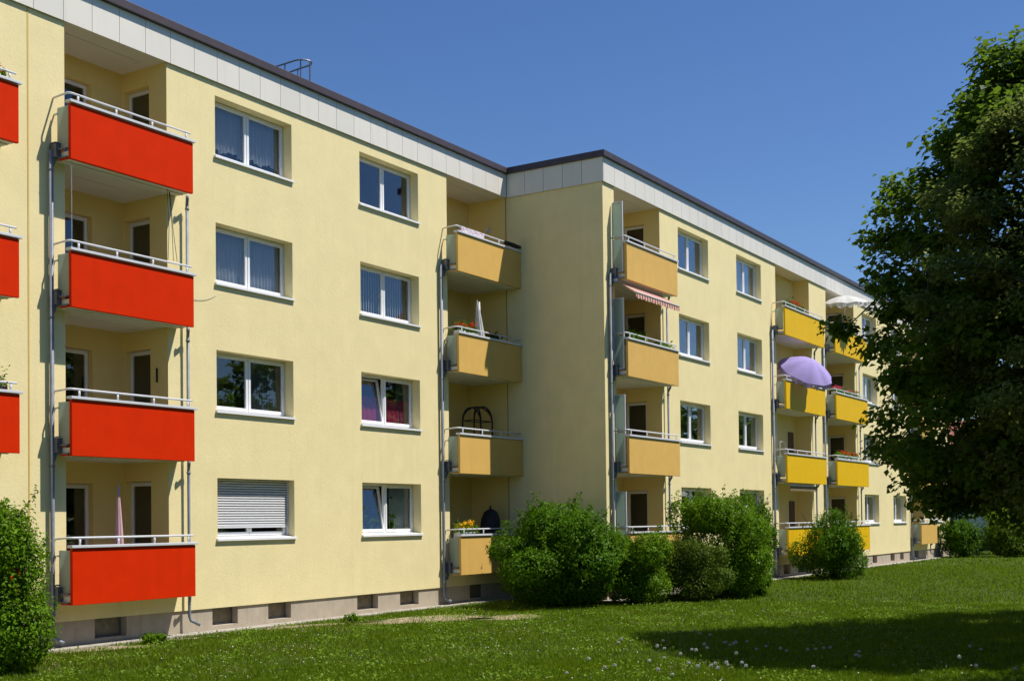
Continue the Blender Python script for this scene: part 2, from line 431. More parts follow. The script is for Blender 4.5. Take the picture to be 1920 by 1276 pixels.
def pipes(bld, xl, xr, yw, foot=True, topL=BT + 3*S - .85, ks=4):
    a = MB(); y = yw - .075
    pts = [(xl, y, topL), (xl, y, .35), (xl + .03, y - .01, .22), (xl + .10, y - .09, .14), (xl + .14, y - .13, .12)]
    a.tube(pts, .042, 10)
    for k in range(4): a.tube([(xl, y, BB + k*S - .2), (xl, y, BB + k*S - .16)], .052, 10)
    a.build('downpipe', ZINC, bld, True)
    if xr is None: return
    b = MB(); y = yw - .11; t = BB + 3*S
    for k in range(1, 4):
        z = BB + k*S; b.tube([(xr - .10, y - .12, z + .02), (xr - .10, y - .12, z - .03), (xr, y, z - .14), (xr, y, z - .2)], .034, 8)
        b.tube([(xr, y, z - .24), (xr, y, z - .20)], .044, 10)
    z = BB; b.tube([(xr - .10, y - .12, z + .02), (xr - .10, y - .12, z - .03), (xr, y, z - .14), (xr, y, z - .2)], .034, 8)
    b.tube([(xr, y, t - .16), (xr, y, .38), (xr + .02, y - .02, .30), (xr + .16, y - .14, .20)], .032, 10)
    b.build('downpipe', ZINC, bld, True)
def loggia(wm, sof, x0, x1, yw, k, dep=1.333, right_door=None, back_door=None, bld=None, roommb=None, right_wall=True):
    z0, z1 = BB + .12 + k*S, CE + k*S
    if k == 3: z1 = FB + .015
    yb = yw + dep
    # left side
    wm.quad((x0, yw, z0), (x0, yw, z1), (x0, yb, z1), (x0, yb, z0), 1)
    # back
    hs = [(back_door[0], back_door[1], z0, z0 + back_door[2])] if back_door else []
    wall_sheet(wm, x0, x1, z0, z1, yb, hs, 1)
    # right side, plane X = x1
    def xsheet(ya, yc, za, zc, hole):
        ys = sorted({ya, yc, *( [hole[0], hole[1]] if hole else [])}); zs = sorted({za, zc, *([hole[3]] if hole else [])})
        for a, b in zip(ys, ys[1:]):
            for c, d in zip(zs, zs[1:]):
                if hole and hole[0] < (a+b)/2 < hole[1] and (c+d)/2 < hole[3]: continue
                wm.quad((x1, a, c), (x1, b, c), (x1, b, d), (x1, a, d), 1)
    hole = (right_door[0], right_door[1], z0, z0 + right_door[2]) if right_door else None
    if right_wall: xsheet(yw, yb, z0, z1, hole)
    wm.quad((x0, yw, z0), (x1, yw, z0), (x1, yb, z0), (x0, yb, z0), 2)
    sof = MB(); sof.quad((x0, yw, z1), (x0, yb, z1), (x1, yb, z1), (x1, yw, z1))
    sof.box(x0 + .25, x1 - .3, yw + .45, yw + .47, z1 - .012, z1 - .001)
    sof.box(x1 - .3, x1 - .28, yw + .45, yb - .2, z1 - .012, z1 - .001)
    sof.build('loggia_ceiling', SOFF, bld)
    def door(T, w_, h_):   # local: x 0..w, z 0..h, facing -y ; T maps to world
        fr = MB(); M_ = T
        def bx(*a): fr.box(*a, 0, M_)
        bx(0, .04, 0, .06, 0, h_); bx(w_ - .04, w_, 0, .06, 0, h_); bx(.04, w_ - .04, 0, .06, h_ - .04, h_); bx(.04, w_ - .04, 0, .06, 0, .06)
        bx(.036, .085, -.012, .045, .05, h_ - .036); bx(w_ - .085, w_ - .036, -.012, .045, .05, h_ - .036)
        bx(.085, w_ - .085, -.012, .045, h_ - .085, h_ - .036); bx(.085, w_ - .085, -.012, .045, .05, .15)
        D = fr.build('balcony_door', PVC, bld, bevel=.004)
        g = MB(); g.box(.08, w_ - .08, .01, .02, .145, h_ - .08, 0, M_); g.build('pane', GLASS, D)
        r_ = MB()
        for a in ((-.3, w_ + .3, 1.4, 1.42, 0, h_ + .2), (-.32, -.3, .3, 1.4, 0, h_ + .2), (w_ + .3, w_ + .32, .3, 1.4, 0, h_ + .2), (-.3, w_ + .3, .3, 1.4, h_ + .2, h_ + .22), (-.3, w_ + .3, .3, 1.4, -.02, 0)): r_.box(*a, 0, M_)
        r_.build('dark_room', ROOM, D)
        return D
    n = .17
    if right_door:
        a, b, h_ = right_door; za = z0 + h_
        wm.quad((x1, a, z0), (x1, a, za), (x1 + n, a, za), (x1 + n, a, z0), 1); wm.quad((x1, b, z0), (x1 + n, b, z0), (x1 + n, b, za), (x1, b, za), 1)
        wm.quad((x1, a, za), (x1, b, za), (x1 + n, b, za), (x1 + n, a, za), 1)
        T = Matrix.Translation((x1 + n - .04, b - .004, z0)) @ Matrix.Rotation(R(-90), 4, 'Z')
        door(T, b - a - .008, h_ - .01)
    if back_door:
        a, b, h_ = back_door; za = z0 + h_
        wm.quad((a, yb, z0), (a, yb, za), (a, yb + n, za), (a, yb + n, z0), 1); wm.quad((b, yb, z0), (b, yb + n, z0), (b, yb + n, za), (b, yb, za), 1)
        wm.quad((a, yb, za), (b, yb, za), (b, yb + n, za), (a, yb + n, za), 1)
        door(Matrix.Translation((a + .004, yb + n - .04, z0)), b - a - .008, h_ - .01)

# ------------------------------------------------------------------ leaf materials needed early
LEAF_BUSH = leafmat('bush_leaf', (.030, .085, .003), (.095, .20, .008), .28)
LEAF_BUSH2 = leafmat('fresh_bush_leaf', (.050, .115, .003), (.14, .26, .010), .28)
LEAF_REDD = leafmat('bronze_leaf', (.040, .070, .006), (.11, .17, .016), .25)
LEAF_MAPLE = leafmat('maple_leaf', (.042, .085, .005), (.125, .20, .014), .48)
LEAF_FINE = leafmat('fine_leaf', (.085, .12, .018), (.18, .22, .05), .45)
FL_RED = leafmat('red_petal', (.45, .01, .01), (.75, .04, .03), .3)
FL_ORG = leafmat('orange_petal', (.80, .25, .01), (.85, .50, .02), .3)
FL_PNK = leafmat('pink_petal', (.55, .02, .10), (.75, .10, .20), .3)

# ------------------------------------------------------------------ BUILDING ONE (left block, plane YA)
XJ = 30.68
b1 = empty('apartment_building', (22, YA, 0), 'left apartment block with pale yellow plaster, red balconies and flat white-edged roof', 'apartment block')
XL = 7.5
wm = MB(); sof = MB(); rm = MB()
COLS_A = [(14.31*2 - 17.62, 13.51, 'b0'), (15.11, 17.62, 'b1'), (27.62, XJ - .002, 'b2')]
holes = []
WINA = [(18.975, 21.392), (23.863, 26.307)]
for k in range(4):
    for a, b in WINA: holes.append((a, b, ZS + k*S, ZT + k*S))
    for a, b, _ in COLS_A: holes.append((a, b, BB + .12 + k*S, (CE + k*S) if k < 3 else FB + .02))
wall_sheet(wm, XL, XJ, PT, FB + .03, YA, holes)
for k in range(4):
    for a, b in WINA: reveal(wm, a, b, ZS + k*S, ZT + k*S, YA, .34)
for k in range(4):
    loggia(wm, sof, *COLS_A[1][:2], YA, k, right_door=(19.93, 20.70, 2.25), back_door=(15.3, 16.81, 2.2), bld=b1)
    loggia(wm, sof, *COLS_A[0][:2], YA, k, bld=b1)
    loggia(wm, sof, *COLS_A[2][:2], YA, k, bld=b1, back_door=(27.72, 28.5, 2.12))
wm.quad((XL, YA, PT), (XJ, YA, PT), (XJ, YA + .04, PT), (XL, YA + .04, PT))
wm.quad((XL, YA, 0), (XL, YA, FT), (XL, YA + 11, FT), (XL, YA + 11, 0)); wm.quad((XL, YA + 11, 0), (XL, YA + 11, FT), (XJ, YA + 11, FT), (XJ, YA + 11, 0))
FLOORM = mat('balcony_floor', (.3, .28, .25), .9)
wm.build('wall', [PL, PLI, FLOORM], b1)
pass
j = MB(); j.box(14.295, 14.325, YA - .006, YA + .002, PT, FB); j.build('expansion_joint', mat('joint_strip', (.62, .42, .10), .7), b1)
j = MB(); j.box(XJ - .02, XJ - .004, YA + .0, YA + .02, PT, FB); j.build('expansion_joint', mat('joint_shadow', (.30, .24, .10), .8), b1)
CELL_A = [(15.78, 16.55), (18.84, 19.59), (20.54, 21.29), (23.67, 24.49), (25.4, 26.2), (28.6, 29.4), (11.2, 12.0)]
def plinth(bld, x0, x1, y, cells, zt=PT, zc=(.12, .495)):
    p = MB(); hs = [(a, b, *zc) for a, b in cells]
    wall_sheet(p, x0, x1, -.4, zt, y + .035, hs)
    for a, b in cells: reveal(p, a, b, zc[0], zc[1], y + .035, .2)
    p.build('plinth', PLINTH, bld)
    for a, b in cells:
        f = MB(); ring(f, a + .003, b - .003, zc[0] + .003, zc[1] - .003, y + .20, y + .235, .03)
        o = f.build('cellar_window', STEEL, bld)
        g = MB(); x = a + .04
        g.box(a + .03, b - .03, y + .222, y + .23, zc[0] + .03, zc[1] - .03); g.build('pane', CPANE, o)
plinth(b1, XL, XJ, YA, CELL_A)
STA = [['shutter', 'cactus', 'curtain', 'lace'], ['plants', 'magenta', 'blinds', 'none']]
for c, (a, b) in enumerate(WINA):
    for k in range(4):
        window(b1, a, b, ZS + k*S, ZT + k*S, YA, .265, STA[c][k], 0 if (c == 1 and k < 2) else None)
def fascia_run(bld, p0, dirv, nrm, seams, end0, end1, z0=FB, z1=FT):
    # panels along a line starting p0 in direction dirv (2D), outward nrm ; seams = list of distances
    ds = [end0] + [s_ for s_ in seams if end0 + .02 < s_ < end1 - .02] + [end1]
    d = Vector((*dirv, 0)); n = Vector((*nrm, 0)); base = Vector((*p0, 0)); m = MB()
    T = Matrix(((d.x, n.x, 0, base.x), (d.y, n.y, 0, base.y), (0, 0, 1, 0), (0, 0, 0, 1)))
    for i, (a, b) in enumerate(zip(ds, ds[1:])):
        m.box(a + .006, b - .006, .02, .05, z0, z1, rnd.choice((0, 0, 1)), T)
        m.box(a, b, .004, .018, z0 + .01, z1, 2, T)
    return m
SEAM_A = [14.403 + .6575 * n_ for n_ in range(-11, 26)]
m = fascia_run(b1, (0, YA), (1, 0), (0, -1), SEAM_A, XL, XJ - .055)
m.build('fascia', [FASC, FASC2, DARKF], b1)
m = MB(); m.box(XL, XJ - .14, YA - .135, YA + .25, FT + .004, RT_); m.build('roof_edging', CAPM, b1, bevel=.01)
m = MB(); m.box(XL, XJ, YA - .04, YA + 11, FT - .02, FT + .002); m.build('roof', ROOFM, b1)
for k in range(4):
    balcony(b1, 13.76 - 3.01, 13.76, YA, k, RED)
    balcony(b1, 14.861, 17.873, YA, k, RED)
    balcony(b1, 27.431, XJ - .012, YA, k, OCH, right_screen=False)
pipes(b1, 14.75, 18.06, YA); pipes(b1, 13.76 - 3.16, 13.56, YA); pipes(b1, 27.22, None, YA)

# ------------------------------------------------------------------ BUILDING TWO (projecting block, plane YB)
b2 = empty('apartment_building', (47, YB, 0), 'right apartment block stepping forward, pale yellow with ochre and bright yellow balconies', 'apartment block')
XE = 72.0
wm = MB(); sof = MB(); rm = MB()
COLS_B = [(31.36, 34.39), (44.5, 48.34), (50.47, 54.4), (63.6, 66.4)]
WINB = [(35.74, 38.143), (40.622, 43.0), (55.64, 57.93), (60.42, 62.75), (68.0, 70.2)]
holes = []
for k in range(4):
    for a, b in WINB: holes.append((a, b, ZS + k*S, ZT + k*S))
    for a, b in COLS_B: holes.append((a, b, BB + .12 + k*S, (CE + k*S) if k < 3 else FB + .02))
wall_sheet(wm, XJ, XE, PT, FB + .03, YB, holes)
for k in range(4):
    for a, b in WINB: reveal(wm, a, b, ZS + k*S, ZT + k*S, YB, .3)
    loggia(wm, sof, *COLS_B[0], YB, k, right_door=(16.70, 17.46, 2.22), bld=b2)
    loggia(wm, sof, *COLS_B[1], YB, k, dep=.62, bld=b2)
    loggia(wm, sof, *COLS_B[2], YB, k, right_door=(16.66, 17.46, 2.22), bld=b2)
    loggia(wm, sof, *COLS_B[3], YB, k, bld=b2)
wm.quad((XJ, YB, PT), (XE, YB, PT), (XE, YB + .04, PT), (XJ, YB + .04, PT))
# gable return facing -X
wm.quad((XJ, YB, PT), (XJ, YB, FT), (XJ, YA + 3, FT), (XJ, YA + 3, PT)); wm.quad((XJ, YB, PT), (XJ, YA + 3, PT), (XJ + .04, YA + 3, PT), (XJ + .04, YB, PT))
wm.quad((XE, YB, 0), (XE, YB + 11, 0), (XE, YB + 11, FT), (XE, YB, FT)); wm.quad((XJ, YB + 11, 0), (XJ, YB + 11, FT), (XE, YB + 11, FT), (XE, YB + 11, 0))
wm.build('wall', [PL, PLI, FLOORM], b2); pass
plinth(b2, XJ + .035, XE, YB, [(32.2, 33.0), (36.4, 37.2), (41.2, 42.0), (45.01, 45.78), (46.6, 47.4), (51.2, 52.0), (55.1, 55.96), (56.85, 57.57), (59.87, 60.58), (61.59, 62.24), (64.4, 65.2)])
m = MB(); m.quad((XJ + .035, YB + .035, -.4), (XJ + .035, YB + .035, PT), (XJ + .035, YA + .1, PT), (XJ + .035, YA + .1, -.4)); m.build('plinth', PLINTH, b2)
STB = [['side', 'none', 'side', 'side'], ['none', 'side', 'side', 'curtain'], ['side', 'curtain', 'curtain', 'none'], ['side', 'side', 'curtain', 'none'], ['none'] * 4]
for c, (a, b) in enumerate(WINB):
    for k in range(4):
        window(b2, a, b, ZS + k*S, ZT + k*S, YB, .225, STB[c][k])
SEAM_B = [XJ + .6575 * n_ for n_ in range(0, 70)]
m = fascia_run(b2, (0, YB), (1, 0), (0, -1), SEAM_B, XJ - .045, XE); m.build('fascia', [FASC, FASC2, DARKF], b2)
m = fascia_run(b2, (XJ, 0), (0, 1), (-1, 0), [YB + .635 * n_ for n_ in range(1, 7)], YB - .045 + .002, YA - .056); m.build('fascia', [FASC, FASC2, DARKF], b2)
m = MB(); m.box(XJ - .135, XE, YB - .135, YB + .25, FT + .004, RT_); m.box(XJ - .135, XJ + .25, YB + .25, YA + .26, FT + .004, RT_); m.build('roof_edging', CAPM, b2, bevel=.01)
m = MB(); m.box(XJ - .04, XE, YB - .04, YB + 11, FT - .02, FT + .002); m.build('roof', ROOFM, b2)
for k in range(4):
    balcony(b2, 31.164, 34.58, YB, k, OCH, tall=True)
    balcony(b2, 44.139, 48.704, YB, k, YEL)
    balcony(b2, 50.151, 54.629, YB, k, YEL)
    balcony(b2, 63.75, 67.0, YB, k, OCH)
pipes(b2, 30.95, 34.62, YB); pipes(b2, 43.9, 48.6, YB); pipes(b2, 49.9, 54.75, YB); pipes(b2, 63.5, 67.1, YB)
for k in (0, 1):
    m = MB(); m.box(47.35, 47.95, YB + .585, YB + .612, BB + .13 + k*S, BB + 2.1 + k*S); m.build('brown_door', BROWNW, b2)

# ------------------------------------------------------------------ things on the balconies
def flowers(x0, x1, y, z, petal, leaf, n, label, hang=False, box=TERR, h=.22, mixp=None):
    e = empty('flower_box', ((x0 + x1) / 2, y, z), label, 'flower box', 'flower boxes on the balcony rails')
    b = MB(); b.box(x0, x1, y - .09, y + .09, z - .17, z); b.build('planter', box, e, bevel=.01)
    rng = np.random.default_rng(int(x0 * 31 + z * 7))
    nl = n * 5
    P = np.column_stack([rng.uniform(x0, x1, nl), y + rng.normal(0, .07, nl), z + np.abs(rng.normal(0, h * .45, nl))])
    np_mesh('foliage', leaves_mesh(P, np.tile([0, -.3, 1.], (nl, 1)), .09, rng), 4, leaf, e)
    cl = rng.uniform(x0 + .05, x1 - .05, max(4, n // 12)); cz = z + rng.uniform(h * .5, h * 1.1, len(cl)); ii = rng.integers(0, len(cl), n * 2)
    P = np.column_stack([cl[ii] + rng.normal(0, .035, n*2), y + rng.normal(0, .06, n*2), cz[ii] + rng.normal(0, .03, n*2)])
    if petal is not None: np_mesh('blossom', leaves_mesh(P, np.tile([0, -1., .6], (n*2, 1)), .06, rng, asp=.9), 4, petal, e)
    return e
yA = YA - BAL; yB = YB - BAL
flowers(27.6, 28.55, yA + .0 + .2, BT + 2*S + .14, FL_RED, LEAF_BUSH, 90, 'white flower box of red geraniums beside the closed white parasol')
flowers(29.1, 29.75, yA + .2, BT + 2*S + .10, FL_RED, LEAF_BUSH, 40, 'dark box of small red flowers right of the closed white parasol', box=TERR2, h=.14)
flowers(27.5, 28.3, yA + .2, BT + .12, FL_ORG, LEAF_BUSH2, 100, 'flower box of orange blooms on the lowest ochre balcony beside the big bush')
flowers(31.5, 32.7, yB + .22, BT + 2*S + .08, None, LEAF_BUSH2, 150, 'box of leafy green plants on the balcony under the striped awning', box=TERR2, h=.28)
flowers(33.5, 34.4, yB + .22, BT + 2*S + .06, None, LEAF_BUSH2, 90, 'small green trailing plants at the right end of the rail under the awning', box=TERR2, h=.16)
flowers(44.75, 46.8, yB + .2, BT + 3*S + .14, FL_RED, LEAF_BUSH, 200, 'red geraniums along the rail of the highest bright yellow balcony')
flowers(50.4, 53.6, yB + .2, BT + 2*S + .12, FL_PNK, LEAF_BUSH, 150, 'mixed pink and red flowers on the yellow balcony right of the purple parasol')
flowers(50.7, 53.4, yB + .2, BT + 1*S + .14, FL_RED, LEAF_BUSH2, 260, 'crimson flowers in a white box on the lower yellow balcony near the tree')
flowers(13.0, 13.6, yA + .2, BT + 3*S + .10, FL_RED, LEAF_BUSH, 40, 'red flowers on the top red balcony cut by the left edge', box=TERR)
flowers(12.9, 13.6, yA + .2, BT + 1*S + .14, None, LEAF_BUSH, 60, 'green plant in dark box on the red balcony at the left edge', box=TERR2, h=.3)

def closed_parasol(x, y, z0, h, r, m_, lean, label, tipm=None):
    e = empty('closed_parasol', (x, y, z0), label, 'parasol')
    p = MB(); p.tube([(x, y, z0), (x + lean * .5, y, z0 + h * .98)], .018); p.build('pole', ALU, e, True)
    c = MB(); n = 28; rows = [(.28, .92), (.34, 1.0), (.5, .85), (.7, .6), (.85, .38), (.95, .2), (1.0, .03)]
    vs = []
    for (t, rr) in rows:
        for i in range(n):
            a = 2 * math.pi * i / n; q = rr * r * (1 + .22 * math.cos(a * 8))
            c.v.append((x + lean * t + q * math.cos(a), y + q * math.sin(a), z0 + h * t))
    for k in range(len(rows) - 1):
        for i in range(n):
            i2 = (i + 1) % n; c.f.append((k*n + i, k*n + i2, (k+1)*n + i2, (k+1)*n + i)); c.m.append(0)
    c.build('canopy', m_, e, True)
    return e
closed_parasol(28.95, 19.17, BB + .17 + 2*S, 2.0, .145, WHITEC, -.22, 'closed white parasol standing on the ochre balcony with red flowers')
closed_parasol(16.27, 19.3, BB + .17, 2.1, .085, PINKC, -.03, 'closed pink parasol standing on the lowest red balcony')
def open_parasol(c, axis, rad, hgt, m_, label, name, foot, frill=0, polem=None):
    e = empty(name, foot, label, 'parasol')
    ax = Vector(axis).normalized(); c = Vector(c); a = ax.orthogonal().normalized(); b = ax.cross(a)
    m = MB(); N = 48; rings = [1.0, .85, .65, .45, .25, .06]
    for rr in rings:
        for i in range(N):
            t = 2 * math.pi * i / N; rib = abs(math.cos(t * 4))
            q = rad * rr * (1 - .045 * (1 - rib) * rr)
            z = hgt * (1 - rr ** 1.8) - .05 * (1 - rib) * rr * rad
            m.v.append(tuple(c + a * q * math.cos(t) + b * q * math.sin(t) + ax * z))
    for k in range(len(rings) - 1):
        for i in range(N):
            i2 = (i + 1) % N; m.f.append((k*N + i, k*N + i2, (k+1)*N + i2, (k+1)*N + i)); m.m.append(0)
    m.f.append(tuple((len(rings) - 1) * N + i for i in range(N))); m.m.append(0)
    if frill:
        o = len(m.v); N2 = 96
        for r_ in range(2):
            for i in range(N2):
                t = 2 * math.pi * i / N2; k0 = m.v[i // 2]
                nx = m.v[((i + 1) // 2) % N]; p = (Vector(k0) + Vector(nx)) / 2
                if r_: p = p - ax * frill * (.75 + .35 * math.sin(i * 1.05)) + (p - c).normalized() * .07 * math.sin(i * 1.57)
                m.v.append(tuple(p))
        for i in range(N2):
            i2 = (i + 1) % N2; m.f.append((o + i, o + i2, o + N2 + i2, o + N2 + i)); m.m.append(0)
    m.build('canopy', m_, e, True)
    p = MB(); top = c + ax * (hgt + .03); kn = c - ax * .35
    p.tube([foot, tuple(Vector((kn.x, kn.y, kn.z))), tuple(top)], .018); p.build('pole', polem or ALU, e, True)
    r_ = MB()
    for i in range(8):
        t = 2 * math.pi * i / 8; r_.tube([tuple(c + ax * hgt * .93), tuple(c + (a * math.cos(t) + b * math.sin(t)) * rad * .55 + ax * hgt * .60), tuple(c + (a * math.cos(t) + b * math.sin(t)) * rad * .95 + ax * .02)], .006, 4)
    r_.build('rib', ALU, e)
    return e
open_parasol((45.7, 15.45, 7.84), (-.30, -.50, .80), 1.06, .50, PURP, 'open tilted purple parasol with a frill above the yellow balcony', 'open_parasol', (46.5, 15.85, BB + .17 + 2*S), frill=.20)
open_parasol((51.75, 15.75, 11.35), (-.12, -.05, 1), 1.02, .30, WHITEC, 'open white parasol on the top yellow balcony in front of the roof fascia', 'open_parasol', (51.15, 15.85, BB + .17 + 3*S), frill=.16)

def awning(x0, x1, y0, y1, z0, z1, m_, label, val=.17, fabric=True):
    e = empty('awning', ((x0 + x1) / 2, y0, z0), label, 'awning')
    c = MB(); c.box(x0 - .04, x1 + .04, y0 - .03, y0 + .09, z0 - .02, z0 + .08); c.build('cassette', ALU, e, bevel=.01)
    f = MB(); n = 60
    if fabric:
        for i in range(n):
            a = x0 + (x1 - x0) * i / n; b = x0 + (x1 - x0) * (i + 1) / n
            f.quad((a, y0, z0 + .01), (b, y0, z0 + .01), (b, y1, z1), (a, y1, z1))
    for i in range(n):
        a = x0 + (x1 - x0) * i / n; b = x0 + (x1 - x0) * (i + 1) / n
        va = val * (.75 + .25 * abs(math.sin(i * math.pi / 5))); vb = val * (.75 + .25 * abs(math.sin((i + 1) * math.pi / 5)))
        f.quad((a, y1 - .01, z1 - va), (b, y1 - .01, z1 - vb), (b, y1, z1), (a, y1, z1))
    f.build('fabric', m_, e)
    g = MB(); g.tube([(x0, y1, z1), (x1, y1, z1)], .02)
    if fabric:
        for x in (x0 + .15, x1 - .15): g.tube([(x, y0, z0 - .05), (x + .25 * (1 if x < (x0+x1)/2 else -1), (y0+y1)/2, (z0+z1)/2 - .08), (x, y1, z1 - .02)], .014)
    g.build('arm', ALU, e)
awning(31.1, 34.0, 15.98, 15.38, 9.04, 8.66, AWN, 'red and cream striped awning let out under the top ochre balcony')
awning(44.7, 47.7, 15.95, 15.80, 3.55, 3.48, AWN2, 'rolled brown striped awning valance under the lower yellow balcony', val=.22, fabric=False)

# arched garden trellis on the ochre balcony, third from top
e = empty('arched_trellis', (30.1, 19.9, BB + .17 + S), 'black metal arched trellis standing on the third ochre balcony', 'trellis')
t_ = MB()
xc, yc_, zb_ = 29.95, 19.75, BB + .17 + S
def arch(m, p, q, w_):
    pts = []
    z1_ = zb_ + 1.45
    d = Vector(q) - Vector(p)
    pts.append((p[0], p[1], zb_))
    for i in range(9):
        t = math.pi * i / 8
        pts.append((p[0] + d.x * (1 - math.cos(t)) / 2, p[1] + d.y * (1 - math.cos(t)) / 2, z1_ + .42 * math.sin(t)))
    pts.append((q[0], q[1], zb_)); m.tube(pts, w_)
qa, qb, qc, qd = (29.45, 19.8), (30.4, 19.8), (30.4, 20.2), (29.45, 20.2)
for (p, q) in ((qa, qb), (qd, qc), (qa, qc), (qb, qd)): arch(t_, p, q, .024)
for z in (zb_ + .95, zb_ + 1.03, zb_ + 1.45): t_.tube([(*qa, z), (*qb, z), (*qc, z), (*qd, z)], .015, 6, closed=True)
for i in range(8):
    x = qa[0] + .95 * i / 8; t_.tube([(x, qa[1], zb_), (x, qa[1], zb_ + .97)], .008, 5)
t_.build('trellis_frame', BLACK, e, True)
# covered barbecue on the lowest ochre balcony
e = empty('covered_barbecue', (30.0, 19.6, BB + .17), 'tall black covered grill on the lowest ochre balcony behind the rail', 'barbecue')
c = MB(); N = 20
prof = [(0, .36), (.5, .37), (1.0, .34), (1.35, .31), (1.55, .22), (1.63, .08)]
for (z, r_) in prof:
    for i in range(N):
        a = 2 * math.pi * i / N; q = r_ * (1 + .06 * math.sin(a * 5 + z * 3)); c.v.append((29.95 + q * math.cos(a), 19.6 + .8 * q * math.sin(a), BB + .17 + z))
for k in range(len(prof) - 1):
    for i in range(N): c.f.append((k*N + i, k*N + (i+1) % N, (k+1)*N + (i+1) % N, (k+1)*N + i)); c.m.append(0)
c.f.append(tuple((len(prof)-1)*N + i for i in range(N))); c.m.append(0); c.build('cover', BLACKC, e, True)
c = MB(); c.tube([(29.95, 19.6, BB + 1.78), (29.95, 19.6, BB + 1.9)], .03); c.build('knob', BLACK, e, True)
# printed banner and rolled mat on the top ochre balcony
def bannermat():
    m, t, o = nmat('printed_banner_cloth'); d = t.nodes.new('ShaderNodeBsdfPrincipled'); d.inputs['Roughness'].default_value = .7
    c1 = mix_col(t, ramp(t, noise(t, 9, 2, .5, mapped(t, (1.6, 1, 3.5))), .56, .60), (.70, .68, .72), (.50, .10, .22))
    t.links.new(mix_col(t, ramp(t, noise(t, 14, 2, .5, mapped(t, (2.2, 1, 2.5))), .60, .64), c1, (.20, .12, .42)), d.inputs['Base Color']); t.links.new(d.outputs[0], o.inputs[0]); return m
b = MB(); b.box(27.62, 28.75, yA + .005, yA + .012, BT + 3*S + .075, BT + 3*S + .215)
tag(b.build('printed_banner', bannermat()), 'white banner with pink and violet print on the top ochre balcony rail', 'banner')
b = MB(); pts = [(29.85 + .16 * i, yA + .02 + .01 * math.sin(i * 2), BT + 3*S + .175) for i in range(6)]; b.tube(pts, [.055, .065, .062, .066, .06, .05], 12)
tag(b.build('rolled_mat', BLACKC, None, True), 'dark rolled mat lying at the right end of the top ochre rail', 'mat')
# wall lamp in the top ochre loggia
b = MB(); b.box(XJ - .06, XJ - .005, 19.95, 20.07, 10.86, 10.96); b.tube([(XJ - .06, 20.0, 10.91), (XJ - .16, 20.0, 10.93)], [.035, .05], 10)
tag(b.build('wall_lamp', ALU, None), 'small grey lamp on the inner wall of the top ochre loggia', 'lamp')
# small dark wall thermometer in the red loggia
b = MB(); b.box(17.59, 17.615, 19.70, 19.74, 5.23, 5.52); b.box(17.585, 17.592, 19.712, 19.728, 5.27, 5.48)
tag(b.build('wall_thermometer', BLACK, None, bevel=.004), 'narrow black thermometer on the side wall of the third red loggia', 'thermometer')
# chain and cables in the red column
b = MB()
zc_ = 9.05
while zc_ > 7.45:
    b.tube([(14.93 + .008 * math.cos(t), 18.98 + .0, zc_ + .012 * math.sin(t)) for t in [i * math.pi / 3 for i in range(6)]], .003, 4, closed=True); zc_ -= .026
tag(b.build('hanging_chain', ALU), 'thin pale chain hanging under the top red balcony', 'chain')
b = MB()
for i, x in enumerate((17.30, 17.40, 17.46)):
    b.tube([(x, 19.05 + .05 * i, 9.06), (x + .02 * math.sin(i), 19.0 + .04 * i, 8.3), (x - .03 + .04 * i, 19.0, 7.62)], .006, 5)
tag(b.build('washing_line', TWIG), 'thin dark cords hanging at the right end of the second red balcony', 'cord')
# cable droop on wall between red balcony and window
b = MB(); b.tube([(17.9 + (18.97 - 17.9) * i / 8, YA - .012, 7.10 - .20 * math.sin(math.pi * i / 8 * .8) + .045 * i * .6) for i in range(9)], .004, 4)
tag(b.build('wall_cable', STEEL), 'thin cable drooping on the wall between second red balcony and window', 'cable')
# airers on rails
def airer(x, y, z, label):
    e = MB(); 
    for s_ in (0, .55): e.box(x + s_, x + s_ + .025, y, y + .02, z - .3, z + .28)
    e.box(x, x + .575, y, y + .02, z + .26, z + .285); 
    return tag(e.build('drying_frame', ALU), label, 'frame')
airer(44.1, 15.95, BT + S + .22, 'white metal frame rising above the third bright yellow balcony rail')

# ladder cage on the roof
e = empty('roof_ladder_cage', (22.9, 20.7, RT_ - .1), 'dark metal ladder cage rising above the flat roof edge', 'ladder')
h = MB()
def hoop(z, r_=.02):
    pts = [(22.68, 21.45, z - .03), (22.70, 20.75, z)]
    for i in range(9):
        t = math.pi * i / 8; pts.append((22.925 - .225 * math.cos(t), 20.45 - .27 * math.sin(t), z + .01))
    pts += [(23.15, 20.75, z), (23.17, 21.3, z - .03)]
    h.tube(pts, r_, 6)
hoop(13.65)
h.build('hoop', STEEL, e)
for (x, y) in ((22.69, 20.78), (22.75, 20.32), (22.925, 20.18), (23.1, 20.32), (23.16, 20.78), (22.68, 21.3)):
    v = MB(); v.tube([(x, y, FT), (x, y, 13.65)], .017, 6); v.build('post', STEEL, e)

# ------------------------------------------------------------------ ground
def groundmat():
    m, t, o = nmat('lawn_soil'); p = t.nodes.new('ShaderNodeBsdfPrincipled'); p.inputs['Roughness'].default_value = .95; p.inputs['Specular IOR Level'].default_value = .1
    c = mix_col(t, ramp(t, noise(t, .35, 5, .6), .35, .65), (.040, .075, .012), (.065, .105, .018))
    c = mix_col(t, ramp(t, noise(t, 7, 5, .7), .45, .75), c, (.11, .12, .035))
    c = mix_col(t, ramp(t, noise(t, 45, 3, .7), .5, .8), c, (.02, .035, .008))
    t.links.new(c, p.inputs['Base Color'])
    bn = t.nodes.new('ShaderNodeBump'); bn.inputs['Strength'].default_value = 1; bn.inputs['Distance'].default_value = .05
    t.links.new(noise(t, 30, 5, .7), bn.inputs['Height']); t.links.new(bn.outputs[0], p.inputs['Normal']); t.links.new(p.outputs[0], o.inputs[0]); return m
